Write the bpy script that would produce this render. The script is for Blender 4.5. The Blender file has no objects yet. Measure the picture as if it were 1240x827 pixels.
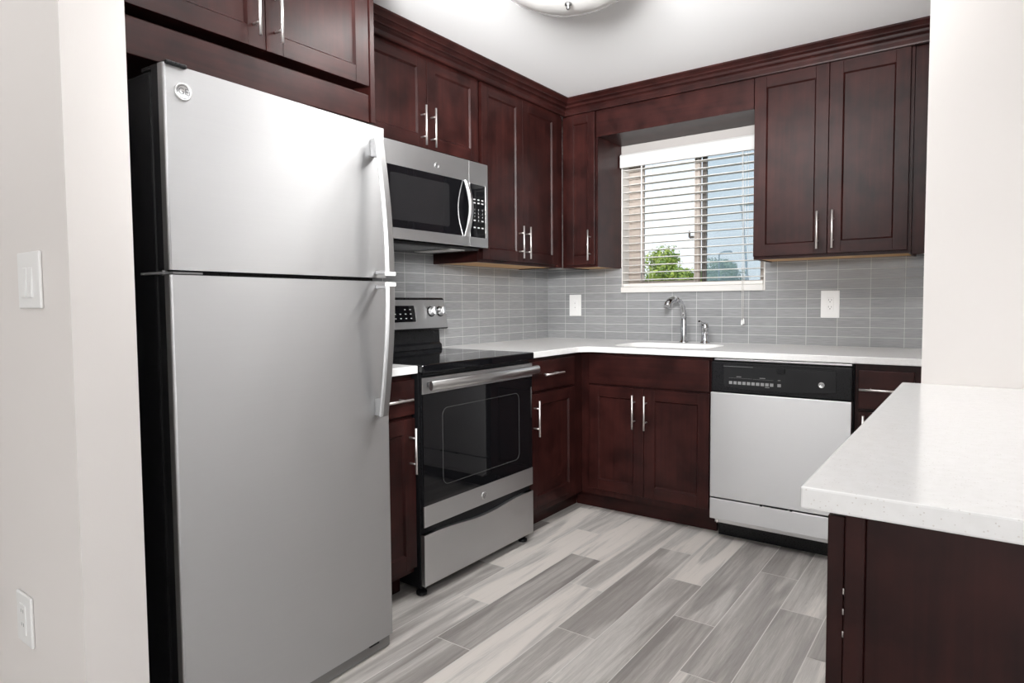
import bpy, bmesh, math, random
from mathutils import Vector, Matrix
random.seed(7)
C = bpy.context.scene.collection
SC = bpy.context.scene

# ------------------------------------------------------------------ camera
def set_camera():
    yaw, pitch, roll, f = 0.6306, -0.0512, -0.0076, 779.94
    px, py = 620.07, 407.06
    fwd = Vector((-math.sin(yaw)*math.cos(pitch), math.cos(yaw)*math.cos(pitch), math.sin(pitch)))
    right = Vector((math.cos(yaw), math.sin(yaw), 0))
    up = right.cross(fwd)
    r2 = right*math.cos(roll) + up*math.sin(roll)
    u2 = -right*math.sin(roll) + up*math.cos(roll)
    cd = bpy.data.cameras.new('camera'); co = bpy.data.objects.new('camera', cd); C.objects.link(co)
    m = Matrix((r2, u2, -fwd)).transposed().to_4x4()
    m.translation = Vector((2.3888, -3.6946, 1.1507))
    co.matrix_world = m
    cd.sensor_fit = 'HORIZONTAL'; cd.sensor_width = 36.0
    cd.lens = f*36.0/1240.0
    cd.shift_x = (620.0-px)/1240.0
    cd.shift_y = (py-413.5)/1240.0
    cd.clip_start = 0.02; cd.clip_end = 300
    SC.camera = co
set_camera()

# ------------------------------------------------------------------ view, world, lights
vs = SC.view_settings
SC.display_settings.display_device = 'sRGB'
vs.view_transform = 'Standard'; vs.look = 'None'; vs.gamma = 1.0
vs.use_curve_mapping = False
vs.exposure = 0.0
SC.cycles.use_denoising = True
SC.cycles.max_bounces = 10
SC.cycles.diffuse_bounces = 5
SC.cycles.glossy_bounces = 5
SC.cycles.transparent_max_bounces = 16
SC.cycles.sample_clamp_indirect = 8.0
SC.cycles.caustics_reflective = False
SC.cycles.caustics_refractive = False

def make_world():
    w = bpy.data.worlds.new('sky'); SC.world = w; w.use_nodes = True
    nt = w.node_tree; nt.nodes.clear()
    out = nt.nodes.new('ShaderNodeOutputWorld'); bg = nt.nodes.new('ShaderNodeBackground')
    tc = nt.nodes.new('ShaderNodeTexCoord'); sep = nt.nodes.new('ShaderNodeSeparateXYZ')
    rp = nt.nodes.new('ShaderNodeValToRGB')
    nt.links.new(tc.outputs['Generated'], sep.inputs[0]); nt.links.new(sep.outputs['Z'], rp.inputs[0])
    e = rp.color_ramp.elements
    e[0].position = 0.0; e[0].color = (0.95, 0.97, 1.0, 1)
    e[1].position = 0.9; e[1].color = (0.30, 0.50, 0.86, 1)
    a = e.new(0.14); a.color = (0.90, 0.95, 1.0, 1)
    a = e.new(0.40); a.color = (0.62, 0.78, 0.97, 1)
    nt.links.new(rp.outputs[0], bg.inputs[0]); bg.inputs[1].default_value = 1.25
    nt.links.new(bg.outputs[0], out.inputs[0])
make_world()

def area(name, loc, target, sx, sy, power, col=(1,1,1), spread=180):
    ld = bpy.data.lights.new(name, 'AREA'); ld.shape = 'RECTANGLE'; ld.size = sx; ld.size_y = sy
    ld.energy = power; ld.color = col; ld.spread = math.radians(spread)
    o = bpy.data.objects.new(name, ld); C.objects.link(o); o.location = loc
    d = Vector(target)-Vector(loc)
    o.rotation_euler = d.to_track_quat('-Z', 'Y').to_euler()
    return o
# fill lights added at unseen living-room windows, standing in for daylight
area('rear_fill_light', (3.2, -7.85, 1.30), (1.6, 0, 1.2), 3.6, 1.9, 66, (1.0, 0.995, 0.99))
area('side_fill_light', (5.9, -4.6, 1.35), (0, -2.0, 1.2), 3.0, 1.8, 26, (1.0, 0.985, 0.97))
# an assumed photographer's flash, tilted up and bounced off the kitchen ceiling
def spot(name, loc, target, power, cone, blend, rad, col=(1, 1, 1)):
    ld = bpy.data.lights.new(name, 'SPOT'); ld.energy = power; ld.spot_size = math.radians(cone); ld.spot_blend = blend
    ld.shadow_soft_size = rad; ld.color = col
    o = bpy.data.objects.new(name, ld); C.objects.link(o); o.location = loc
    o.rotation_euler = (Vector(target)-Vector(loc)).to_track_quat('-Z', 'Y').to_euler()
spot('assumed_bounce_flash', (1.75, -3.6, 1.78), (1.35, -2.0, 2.48), 900, 68, 1.0, 0.30)
# an assumed photographer's soft flash beside the camera, aimed into the kitchen
spot('assumed_camera_flash', (2.50, -3.85, 1.78), (0.40, -0.9, 1.40), 420, 57, 0.9, 0.22)
# unseen fill added in the living room, pointed up to brighten the left wall
area('near_wall_fill', (0.3, -5.0, 1.4), (0.25, -4.7, 2.35), 0.5, 0.5, 14, (1, 1, 1), 150)
# sun on the trees outside, coming from behind the house
def sun():
    ld = bpy.data.lights.new('sun', 'SUN'); ld.energy = 3.0; ld.angle = 0.01; ld.color = (1, .95, .86)
    o = bpy.data.objects.new('sun', ld); C.objects.link(o)
    o.rotation_euler = Vector((0.55, 0.75, -1.0)).to_track_quat('-Z', 'Y').to_euler()
sun()
LAMP_FILL = 60.0     # power of the unseen spots added round the kitchen ceiling light

# ------------------------------------------------------------------ materials
def newmat(name):
    m = bpy.data.materials.new(name); m.use_nodes = True
    nt = m.node_tree; b = nt.nodes['Principled BSDF']
    return m, nt, b
def mat(name, col, rough=0.5, metal=0.0, coat=0.0, spec=0.5, bump=0.0, bscale=200, aniso=0.0):
    m, nt, b = newmat(name)
    b.inputs['Base Color'].default_value = (*col, 1); b.inputs['Roughness'].default_value = rough
    b.inputs['Metallic'].default_value = metal; b.inputs['Specular IOR Level'].default_value = spec
    b.inputs['Coat Weight'].default_value = coat; b.inputs['Coat Roughness'].default_value = 0.12
    # every surface gets a little procedural variation
    g = nt.nodes.new('ShaderNodeNewGeometry'); n = nt.nodes.new('ShaderNodeTexNoise')
    n.inputs['Scale'].default_value = bscale; nt.links.new(g.outputs['Position'], n.inputs['Vector'])
    mr = nt.nodes.new('ShaderNodeMapRange'); mr.inputs['To Min'].default_value = max(rough-0.03, 0.0)
    mr.inputs['To Max'].default_value = rough+0.03
    nt.links.new(n.outputs['Fac'], mr.inputs['Value']); nt.links.new(mr.outputs[0], b.inputs['Roughness'])
    if bump:
        bp = nt.nodes.new('ShaderNodeBump'); bp.inputs['Strength'].default_value = bump
        bp.inputs['Distance'].default_value = 0.002
        nt.links.new(n.outputs['Fac'], bp.inputs['Height']); nt.links.new(bp.outputs[0], b.inputs['Normal'])
    return m
def mapped(nt, scale):
    g = nt.nodes.new('ShaderNodeNewGeometry'); mp = nt.nodes.new('ShaderNodeMapping')
    mp.inputs['Scale'].default_value = scale
    nt.links.new(g.outputs['Position'], mp.inputs['Vector'])
    return mp
def ramp(nt, stops):
    r = nt.nodes.new('ShaderNodeValToRGB'); e = r.color_ramp.elements
    e[0].position, e[0].color = stops[0][0], (*stops[0][1], 1)
    e[1].position, e[1].color = stops[-1][0], (*stops[-1][1], 1)
    for p, c in stops[1:-1]:
        a = e.new(p); a.color = (*c, 1)
    return r
def noise(nt, vec, scale, detail=4, dist=0.0, rough=0.5):
    n = nt.nodes.new('ShaderNodeTexNoise'); n.inputs['Scale'].default_value = scale
    n.inputs['Detail'].default_value = detail; n.inputs['Distortion'].default_value = dist
    n.inputs['Roughness'].default_value = rough
    nt.links.new(vec, n.inputs['Vector']); return n
def mixrgb(nt, blend, fac, a, b):
    x = nt.nodes.new('ShaderNodeMix'); x.data_type = 'RGBA'; x.blend_type = blend
    for s, v in ((x.inputs[0], fac), (x.inputs[6], a), (x.inputs[7], b)):
        if hasattr(v, 'links') or hasattr(v, 'is_linked'): nt.links.new(v, s)
        elif isinstance(v, (int, float)): s.default_value = v
        else: s.default_value = (*v, 1)
    return x.outputs[2]
def wood(name, scale):
    m, nt, b = newmat(name)
    mp = mapped(nt, scale)
    n = noise(nt, mp.outputs[0], 1.0, 6, 0.6)
    r = ramp(nt, [(0.20, WOOD_D), (0.80, WOOD_L)])
    nt.links.new(n.outputs['Fac'], r.inputs[0])
    g = nt.nodes.new('ShaderNodeNewGeometry')
    n2 = noise(nt, g.outputs['Position'], 9.0, 4)
    r2 = ramp(nt, [(0.32, (.55, .50, .50)), (0.70, (1.40, 1.42, 1.38))])
    nt.links.new(n2.outputs['Fac'], r2.inputs[0])
    c = mixrgb(nt, 'MULTIPLY', 1.0, r.outputs[0], r2.outputs[0])
    nt.links.new(c, b.inputs['Base Color'])
    b.inputs['Roughness'].default_value = 0.38
    b.inputs['Specular IOR Level'].default_value = 0.20
    b.inputs['Coat Weight'].default_value = 0.03; b.inputs['Coat Roughness'].default_value = 0.3
    return m
WOOD_D = (0.0155, 0.0040, 0.0038); WOOD_L = (0.034, 0.0084, 0.0070)
M = {}
M['wood_v'] = wood('espresso_wood_upright', (55, 55, 2.2))
M['wood_h'] = wood('espresso_wood_level', (2.2, 2.2, 55))
M['ply'] = mat('maple_ply', (0.56, 0.33, 0.14), 0.5)
M['dark'] = mat('shadow_black', (0.008, 0.007, 0.007), 0.6)
M['wall'] = mat('wall_paint', (0.785, 0.75, 0.725), 0.55, bump=0.05, bscale=350)
M['ceil'] = mat('ceiling_paint', (0.90, 0.90, 0.90), 0.7, bump=0.05, bscale=300)
M['white'] = mat('white_plastic', (0.86, 0.86, 0.85), 0.3)
M['white_trim'] = mat('white_trim', (0.70, 0.685, 0.66), 0.4)
M['valance'] = mat('valance_white', (0.56, 0.555, 0.545), 0.4)
M['slat'] = mat('blind_white', (0.74, 0.72, 0.69), 0.45)
M['taupe'] = mat('taupe_vinyl', (0.44, 0.38, 0.335), 0.5)
M['bronze'] = mat('bronze_metal', (0.10, 0.09, 0.08), 0.45, 0.3)
M['chrome'] = mat('chrome', (0.58, 0.59, 0.61), 0.08, 1.0)
M['nickel'] = mat('brushed_nickel', (0.84, 0.80, 0.78), 0.42, 1.0)
M['black'] = mat('black_plastic', (0.008, 0.008, 0.009), 0.28, spec=0.25)
M['black_matt'] = mat('black_enamel', (0.006, 0.006, 0.007), 0.5, spec=0.2)
M['blackglass'] = mat('black_glass', (0.005, 0.005, 0.006), 0.03, spec=0.45)
M['grey'] = mat('grey_plastic', (0.20, 0.20, 0.20), 0.45)
M['grille'] = mat('grey_grille', (0.19, 0.185, 0.18), 0.5)
M['print'] = mat('printed_white', (0.50, 0.50, 0.50), 0.5)
M['print_grey'] = mat('printed_grey', (0.16, 0.16, 0.16), 0.5)
M['badge_ink'] = mat('badge_ink', (0.16, 0.16, 0.17), 0.4, 0.6)
M['lens'] = mat('light_lens', (0.70, 0.69, 0.66), 0.35)
M['bowl'] = mat('frosted_glass', (0.76, 0.75, 0.73), 0.25, coat=0.5)
M['bowl'].node_tree.nodes['Principled BSDF'].inputs['Emission Color'].default_value = (1, .98, .95, 1)
M['bowl'].node_tree.nodes['Principled BSDF'].inputs['Emission Strength'].default_value = 0.06
M['sinkw'] = mat('sink_white', (0.86, 0.86, 0.85), 0.15)
M['bark'] = mat('bark', (0.10, 0.07, 0.05), 0.9)
M['pole'] = mat('galvanised', (0.30, 0.36, 0.40), 0.5, 0.3)
M['roof'] = mat('pale_stucco', (0.80, 0.66, 0.54), 0.9)
M['steel_dark'] = mat('dark_steel', (0.24, 0.24, 0.24), 0.40, 1.0)

def steel(name, col, rough, axis):
    m, nt, b = newmat(name)
    b.inputs['Base Color'].default_value = (*col, 1); b.inputs['Metallic'].default_value = 1.0
    b.inputs['Roughness'].default_value = rough
    mp = mapped(nt, (3, 3, 900) if axis == 'h' else (900, 900, 3))
    n = noise(nt, mp.outputs[0], 1.0, 2)
    mr = nt.nodes.new('ShaderNodeMapRange'); mr.inputs['To Min'].default_value = rough-0.04; mr.inputs['To Max'].default_value = rough+0.05
    nt.links.new(n.outputs['Fac'], mr.inputs['Value']); nt.links.new(mr.outputs[0], b.inputs['Roughness'])
    b.inputs['Anisotropic'].default_value = 0.75
    # brushed level, so highlights spread upright
    cr = nt.nodes.new('ShaderNodeCombineXYZ'); cr.inputs[2].default_value = 1.0
    nt.links.new(cr.outputs[0], b.inputs['Tangent'])
    if axis == 'v': b.inputs['Anisotropic Rotation'].default_value = 0.25
    return m
M['steel'] = steel('stainless_steel', (0.66, 0.66, 0.665), 0.50, 'h')
M['steel_fridge'] = steel('stainless_door', (0.57, 0.57, 0.575), 0.58, 'h')
M['handle_steel'] = mat('handle_steel', (0.46, 0.46, 0.46), 0.38, 1.0)
M['steel_trim'] = mat('satin_steel', (0.70, 0.70, 0.70), 0.30, 1.0)

def quartz():
    m, nt, b = newmat('white_quartz')
    g = nt.nodes.new('ShaderNodeNewGeometry')
    v = nt.nodes.new('ShaderNodeTexVoronoi'); v.inputs['Scale'].default_value = 300
    nt.links.new(g.outputs['Position'], v.inputs['Vector'])
    lt = nt.nodes.new('ShaderNodeMath'); lt.operation = 'LESS_THAN'; lt.inputs[1].default_value = 0.30
    nt.links.new(v.outputs['Distance'], lt.inputs[0])
    sp = nt.nodes.new('ShaderNodeSeparateColor'); nt.links.new(v.outputs['Color'], sp.inputs[0])
    gt = nt.nodes.new('ShaderNodeMath'); gt.operation = 'GREATER_THAN'; gt.inputs[1].default_value = 0.80
    nt.links.new(sp.outputs[0], gt.inputs[0])
    ml = nt.nodes.new('ShaderNodeMath'); ml.operation = 'MULTIPLY'
    nt.links.new(lt.outputs[0], ml.inputs[0]); nt.links.new(gt.outputs[0], ml.inputs[1])
    pick = nt.nodes.new('ShaderNodeMath'); pick.operation = 'MULTIPLY'; pick.inputs[1].default_value = 0.40
    nt.links.new(ml.outputs[0], pick.inputs[0])
    n = noise(nt, g.outputs['Position'], 60, 5)
    base = ramp(nt, [(0.3, (0.83, 0.825, 0.815)), (0.7, (0.87, 0.865, 0.86))])
    nt.links.new(n.outputs['Fac'], base.inputs[0])
    spk = ramp(nt, [(0.0, (0.36, 0.31, 0.27)), (0.45, (0.58, 0.52, 0.46)), (1.0, (0.93, 0.93, 0.93))])
    nt.links.new(sp.outputs[1], spk.inputs[0])
    c = mixrgb(nt, 'MIX', pick.outputs[0], base.outputs[0], spk.outputs[0])
    nt.links.new(c, b.inputs['Base Color']); b.inputs['Roughness'].default_value = 0.16
    return m
M['quartz'] = quartz()

def tile(name, axis, x0):
    m, nt, b = newmat(name)
    g = nt.nodes.new('ShaderNodeNewGeometry'); sp = nt.nodes.new('ShaderNodeSeparateXYZ')
    nt.links.new(g.outputs['Position'], sp.inputs[0])
    ax = nt.nodes.new('ShaderNodeMath'); ax.operation = 'SUBTRACT'; ax.inputs[1].default_value = x0
    nt.links.new(sp.outputs['XYZ'.index(axis)], ax.inputs[0])
    az = nt.nodes.new('ShaderNodeMath'); az.operation = 'SUBTRACT'; az.inputs[1].default_value = 0.914-0.0496*20
    nt.links.new(sp.outputs[2], az.inputs[0])
    cb = nt.nodes.new('ShaderNodeCombineXYZ'); nt.links.new(ax.outputs[0], cb.inputs[0]); nt.links.new(az.outputs[0], cb.inputs[1])
    br = nt.nodes.new('ShaderNodeTexBrick'); br.offset = 0.0; br.squash = 1.0
    br.inputs['Scale'].default_value = 1.0; br.inputs['Brick Width'].default_value = 0.1497; br.inputs['Row Height'].default_value = 0.0496
    br.inputs['Mortar Size'].default_value = 0.0011; br.inputs['Mortar Smooth'].default_value = 0.2
    br.inputs['Color1'].default_value = (0.262, 0.266, 0.272, 1); br.inputs['Color2'].default_value = (0.312, 0.316, 0.321, 1)
    br.inputs['Mortar'].default_value = (0.60, 0.60, 0.59, 1)
    nt.links.new(cb.outputs[0], br.inputs['Vector'])
    mp = nt.nodes.new('ShaderNodeMapping'); mp.inputs['Scale'].default_value = (14, 420, 1)
    nt.links.new(cb.outputs[0], mp.inputs['Vector'])
    n = noise(nt, mp.outputs[0], 1.0, 4)
    r = ramp(nt, [(0.3, (0.82, 0.82, 0.82)), (0.7, (1.16, 1.16, 1.16))]); nt.links.new(n.outputs['Fac'], r.inputs[0])
    c = mixrgb(nt, 'MULTIPLY', 1.0, br.outputs['Color'], r.outputs[0])
    nt.links.new(c, b.inputs['Base Color'])
    mr = nt.nodes.new('ShaderNodeMapRange'); mr.inputs['To Min'].default_value = 0.22; mr.inputs['To Max'].default_value = 0.7
    nt.links.new(br.outputs['Fac'], mr.inputs['Value']); nt.links.new(mr.outputs[0], b.inputs['Roughness'])
    bp = nt.nodes.new('ShaderNodeBump'); bp.inputs['Strength'].default_value = 0.35; bp.inputs['Distance'].default_value = 0.001; bp.invert = True
    nt.links.new(br.outputs['Fac'], bp.inputs['Height']); nt.links.new(bp.outputs[0], b.inputs['Normal'])
    return m
M['tile_back'] = tile('grey_tile_back', 'X', -0.0143-0.1497*20)
M['tile_left'] = tile('grey_tile_left', 'Y', -0.0022-0.1497*40)

def floor_mat():
    m, nt, b = newmat('plank_tile')
    at = nt.nodes.new('ShaderNodeAttribute'); at.attribute_name = 'plank'
    sp = nt.nodes.new('ShaderNodeSeparateColor'); nt.links.new(at.outputs['Color'], sp.inputs[0])
    g = nt.nodes.new('ShaderNodeNewGeometry'); mp = nt.nodes.new('ShaderNodeMapping')
    nt.links.new(g.outputs['Position'], mp.inputs['Vector'])
    off = nt.nodes.new('ShaderNodeCombineXYZ')
    for i in range(3):
        k = nt.nodes.new('ShaderNodeMath'); k.operation = 'MULTIPLY'; k.inputs[1].default_value = (37.0, 23.0, 51.0)[i]
        nt.links.new(sp.outputs[1], k.inputs[0]); nt.links.new(k.outputs[0], off.inputs[i])
    nt.links.new(off.outputs[0], mp.inputs['Location'])
    def sc(v):
        x = nt.nodes.new('ShaderNodeMapping'); x.inputs['Scale'].default_value = v
        nt.links.new(mp.outputs[0], x.inputs['Vector']); return x.outputs[0]
    vein = noise(nt, sc((7.5, 0.75, 7.5)), 1.0, 2, 1.6)       # broad cream / grey figure
    fig = nt.nodes.new('ShaderNodeMapRange'); fig.interpolation_type = 'SMOOTHSTEP'
    fig.inputs['From Min'].default_value = 0.40; fig.inputs['From Max'].default_value = 0.60
    fig.inputs['To Min'].default_value = -0.20; fig.inputs['To Max'].default_value = 0.20
    nt.links.new(vein.outputs['Fac'], fig.inputs['Value'])
    streak = noise(nt, sc((38, 1.3, 38)), 1.0, 4, 1.0)
    grain = noise(nt, sc((150, 6.0, 150)), 1.0, 4, 2.2)       # fine fibre
    s = nt.nodes.new('ShaderNodeMath'); s.operation = 'ADD'; nt.links.new(fig.outputs[0], s.inputs[0]); nt.links.new(sp.outputs[0], s.inputs[1])
    acc = s.outputs[0]
    for nn, amp in ((streak, 0.75), (grain, 0.55)):
        gs = nt.nodes.new('ShaderNodeMath'); gs.operation = 'SUBTRACT'; gs.inputs[1].default_value = 0.5
        nt.links.new(nn.outputs['Fac'], gs.inputs[0])
        s2 = nt.nodes.new('ShaderNodeMath'); s2.operation = 'MULTIPLY_ADD'; s2.inputs[1].default_value = amp
        nt.links.new(gs.outputs[0], s2.inputs[0]); nt.links.new(acc, s2.inputs[2]); acc = s2.outputs[0]
    r = ramp(nt, [(0.0, (0.24, 0.22, 0.21)), (0.35, (0.36, 0.335, 0.315)), (0.65, (0.53, 0.505, 0.48)), (1.0, (0.76, 0.71, 0.665))])
    nt.links.new(acc, r.inputs[0])
    # grout cells carry blue = 1
    c = mixrgb(nt, 'MIX', sp.outputs[2], r.outputs[0], (0.68, 0.66, 0.63))
    nt.links.new(c, b.inputs['Base Color']); b.inputs['Roughness'].default_value = 0.42
    bp = nt.nodes.new('ShaderNodeBump'); bp.inputs['Strength'].default_value = 0.12; bp.inputs['Distance'].default_value = 0.002
    nt.links.new(grain.outputs['Fac'], bp.inputs['Height']); nt.links.new(bp.outputs[0], b.inputs['Normal'])
    return m
M['floor'] = floor_mat()

def pane_mat(name, tint, haze):
    m = bpy.data.materials.new(name); m.use_nodes = True; nt = m.node_tree; nt.nodes.clear()
    out = nt.nodes.new('ShaderNodeOutputMaterial'); tr = nt.nodes.new('ShaderNodeBsdfTransparent'); tr.inputs[0].default_value = (*tint, 1)
    gl = nt.nodes.new('ShaderNodeBsdfGlossy'); gl.inputs['Roughness'].default_value = 0.02
    fr = nt.nodes.new('ShaderNodeFresnel'); fr.inputs[0].default_value = 1.3
    mx = nt.nodes.new('ShaderNodeMixShader'); nt.links.new(fr.outputs[0], mx.inputs[0])
    nt.links.new(tr.outputs[0], mx.inputs[1]); nt.links.new(gl.outputs[0], mx.inputs[2])
    if haze:
        df = nt.nodes.new('ShaderNodeBsdfTranslucent'); df.inputs[0].default_value = (0.80, 0.88, 0.92, 1)
        m2 = nt.nodes.new('ShaderNodeMixShader'); m2.inputs[0].default_value = haze
        nt.links.new(mx.outputs[0], m2.inputs[1]); nt.links.new(df.outputs[0], m2.inputs[2]); nt.links.new(m2.outputs[0], out.inputs[0])
    else: nt.links.new(mx.outputs[0], out.inputs[0])
    return m
M['pane'] = pane_mat('window_glass', (0.97, 0.98, 0.98), 0)
M['screen'] = pane_mat('insect_screen', (0.93, 0.96, 0.985), 0.25)

def leaf_mat(name, a, b_):
    m, nt, b = newmat(name)
    oi = nt.nodes.new('ShaderNodeNewGeometry'); r = ramp(nt, [(0, a), (1, b_)])
    nt.links.new(oi.outputs['Random Per Island'], r.inputs[0]); nt.links.new(r.outputs[0], b.inputs['Base Color'])
    b.inputs['Roughness'].default_value = 0.6
    return m
M['leaf'] = leaf_mat('green_leaves', (0.12, 0.22, 0.03), (0.52, 0.60, 0.12))
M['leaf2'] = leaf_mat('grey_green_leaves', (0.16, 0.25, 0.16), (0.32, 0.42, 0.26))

# ------------------------------------------------------------------ mesh helpers
WL = {}     # the world place each object was built at
def world(o): return WL[o.name]
def finish(name, bm, mats, parent=None, bevel=0.0, bottom=False, seg=2, recalc=True, origin=None):
    if recalc: bmesh.ops.recalc_face_normals(bm, faces=bm.faces[:])
    xs = [v.co for v in bm.verts]
    lo = Vector([min(v[i] for v in xs) for i in range(3)]); hi = Vector([max(v[i] for v in xs) for i in range(3)])
    c = (lo+hi)/2
    if bottom: c.z = lo.z
    if origin is not None: c = Vector(origin)
    for v in bm.verts: v.co -= c
    me = bpy.data.meshes.new(name); bm.to_mesh(me); bm.free()
    if not isinstance(mats, (list, tuple)): mats = [mats]
    for m in mats: me.materials.append(m)
    o = bpy.data.objects.new(name, me); C.objects.link(o); WL[o.name] = c.copy()
    if parent is not None:
        o.parent = parent; o.location = c-world(parent)
    else: o.location = c
    if bevel:
        md = o.modifiers.new('bevel', 'BEVEL'); md.width = bevel; md.segments = seg; md.limit_method = 'ANGLE'; md.angle_limit = math.radians(35)
    return o
def thing(name, label, cat, loc, group=None):
    o = bpy.data.objects.new(name, None); C.objects.link(o); o.empty_display_size = 0.05
    o.location = loc; WL[o.name] = Vector(loc)
    o['label'] = label; o['category'] = cat
    if group: o['group'] = group
    return o
def tag(o, label, cat, group=None):
    o['label'] = label; o['category'] = cat
    if group: o['group'] = group
    return o
def struct(o): o['kind'] = 'structure'; return o
def B(): return bmesh.new()
def box(bm, x0, x1, y0, y1, z0, z1, mi=0, faces=None):
    if x0 > x1: x0, x1 = x1, x0
    if y0 > y1: y0, y1 = y1, y0
    if z0 > z1: z0, z1 = z1, z0
    v = [bm.verts.new((x, y, z)) for x in (x0, x1) for y in (y0, y1) for z in (z0, z1)]
    q = {'x-': (0,1,3,2), 'x+': (4,6,7,5), 'y-': (0,4,5,1), 'y+': (2,3,7,6), 'z-': (0,2,6,4), 'z+': (1,5,7,3)}
    for k, f in q.items():
        fc = bm.faces.new([v[i] for i in f]); fc.material_index = (faces or {}).get(k, mi)
    return v
class Fr:   # a local frame: u across, v up, w outwards
    def __init__(s, o, U, V, W): s.o, s.U, s.V, s.W = Vector(o), Vector(U), Vector(V), Vector(W)
    def __call__(s, u, v, w): return s.o+s.U*u+s.V*v+s.W*w
def FX(x): return Fr((x,0,0), (0,1,0), (0,0,1), (1,0,0))      # faces +x, u = y, v = z
def FY(y): return Fr((0,y,0), (1,0,0), (0,0,1), (0,-1,0))     # faces -y, u = x, v = z
def FXN(x): return Fr((x,0,0), (0,1,0), (0,0,1), (-1,0,0))    # faces -x
def fbox(bm, F, u0, u1, v0, v1, w0, w1, mi=0):
    vs_ = [bm.verts.new(F(u, v, w)) for u in (u0, u1) for v in (v0, v1) for w in (w0, w1)]
    for f in ((0,1,3,2), (4,6,7,5), (0,4,5,1), (2,3,7,6), (0,2,6,4), (1,5,7,3)):
        bm.faces.new([vs_[i] for i in f]).material_index = mi
def poly(bm, F, pts, w0, w1, mi=0, smooth=False):
    a = [bm.verts.new(F(p[0], p[1], w0)) for p in pts]; b = [bm.verts.new(F(p[0], p[1], w1)) for p in pts]
    n = len(pts)
    bm.faces.new(a).material_index = mi; bm.faces.new(b[::-1]).material_index = mi
    for i in range(n):
        f = bm.faces.new((a[i], a[(i+1) % n], b[(i+1) % n], b[i])); f.material_index = mi; f.smooth = smooth
def rrect(u0, u1, v0, v1, r, n=6):
    out = []
    for cx, cy, a0 in ((u1-r, v0+r, -90), (u1-r, v1-r, 0), (u0+r, v1-r, 90), (u0+r, v0+r, 180)):
        for i in range(n+1):
            a = math.radians(a0+90*i/n); out.append((cx+r*math.cos(a), cy+r*math.sin(a)))
    return out
def tube(bm, pts, rad, n=10, mi=0, cap=True):
    pts = [Vector(p) for p in pts]; R = rad if isinstance(rad, (list, tuple)) else [rad]*len(pts)
    t = (pts[1]-pts[0]).normalized(); a = Vector((0,0,1)) if abs(t.z) < .9 else Vector((1,0,0))
    nrm = t.cross(a).normalized(); rings = []
    for i, p in enumerate(pts):
        if i == 0: d = pts[1]-pts[0]
        elif i == len(pts)-1: d = pts[-1]-pts[-2]
        else: d = (pts[i+1]-pts[i]).normalized()+(pts[i]-pts[i-1]).normalized()
        d.normalize(); nrm = (nrm-d*nrm.dot(d)).normalized(); bi = d.cross(nrm)
        rings.append([bm.verts.new(p+(nrm*math.cos(2*math.pi*k/n)+bi*math.sin(2*math.pi*k/n))*R[i]) for k in range(n)])
    for i in range(len(rings)-1):
        for k in range(n):
            f = bm.faces.new((rings[i][k], rings[i][(k+1) % n], rings[i+1][(k+1) % n], rings[i+1][k])); f.smooth = True; f.material_index = mi
    if cap:
        bm.faces.new(rings[0][::-1]).material_index = mi; bm.faces.new(rings[-1]).material_index = mi
def lathe(bm, prof, F, n=28, mi=0):
    """prof = [(radius, w)] turned about the frame's w axis"""
    rings = []
    for r, w in prof:
        if r < 1e-6: rings.append([bm.verts.new(F(0, 0, w))])
        else: rings.append([bm.verts.new(F(r*math.cos(2*math.pi*k/n), r*math.sin(2*math.pi*k/n), w)) for k in range(n)])
    for i in range(len(rings)-1):
        a, b = rings[i], rings[i+1]
        for k in range(n):
            k2 = (k+1) % n
            if len(a) == 1 and len(b) == 1: continue
            if len(a) == 1: f = bm.faces.new((a[0], b[k], b[k2]))
            elif len(b) == 1: f = bm.faces.new((a[k], a[k2], b[0]))
            else: f = bm.faces.new((a[k], a[k2], b[k2], b[k]))
            f.smooth = True; f.material_index = mi
    if len(rings[0]) > 1: bm.faces.new(rings[0][::-1]).material_index = mi
    if len(rings[-1]) > 1: bm.faces.new(rings[-1]).material_index = mi
def at(F, u, v, w=0): return Fr(F(u, v, w), F.U, F.V, F.W)
def text(bm, F, s, u, v, size, w=0.0004, mi=0, align='CENTER'):
    cu = bpy.data.curves.new('t', 'FONT'); cu.body = s; cu.size = size; cu.align_x = align; cu.align_y = 'CENTER'
    cu.extrude = 0.0003; cu.resolution_u = 3
    o = bpy.data.objects.new('t', cu); C.objects.link(o)
    me = bpy.data.meshes.new_from_object(o)
    vs_ = [bm.verts.new(F(u+p.co.x, v+p.co.y, w+p.co.z)) for p in me.vertices]
    for p in me.polygons:
        try: bm.faces.new([vs_[i] for i in p.vertices]).material_index = mi
        except ValueError: pass
    bpy.data.objects.remove(o); bpy.data.curves.remove(cu); bpy.data.meshes.remove(me)

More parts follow.
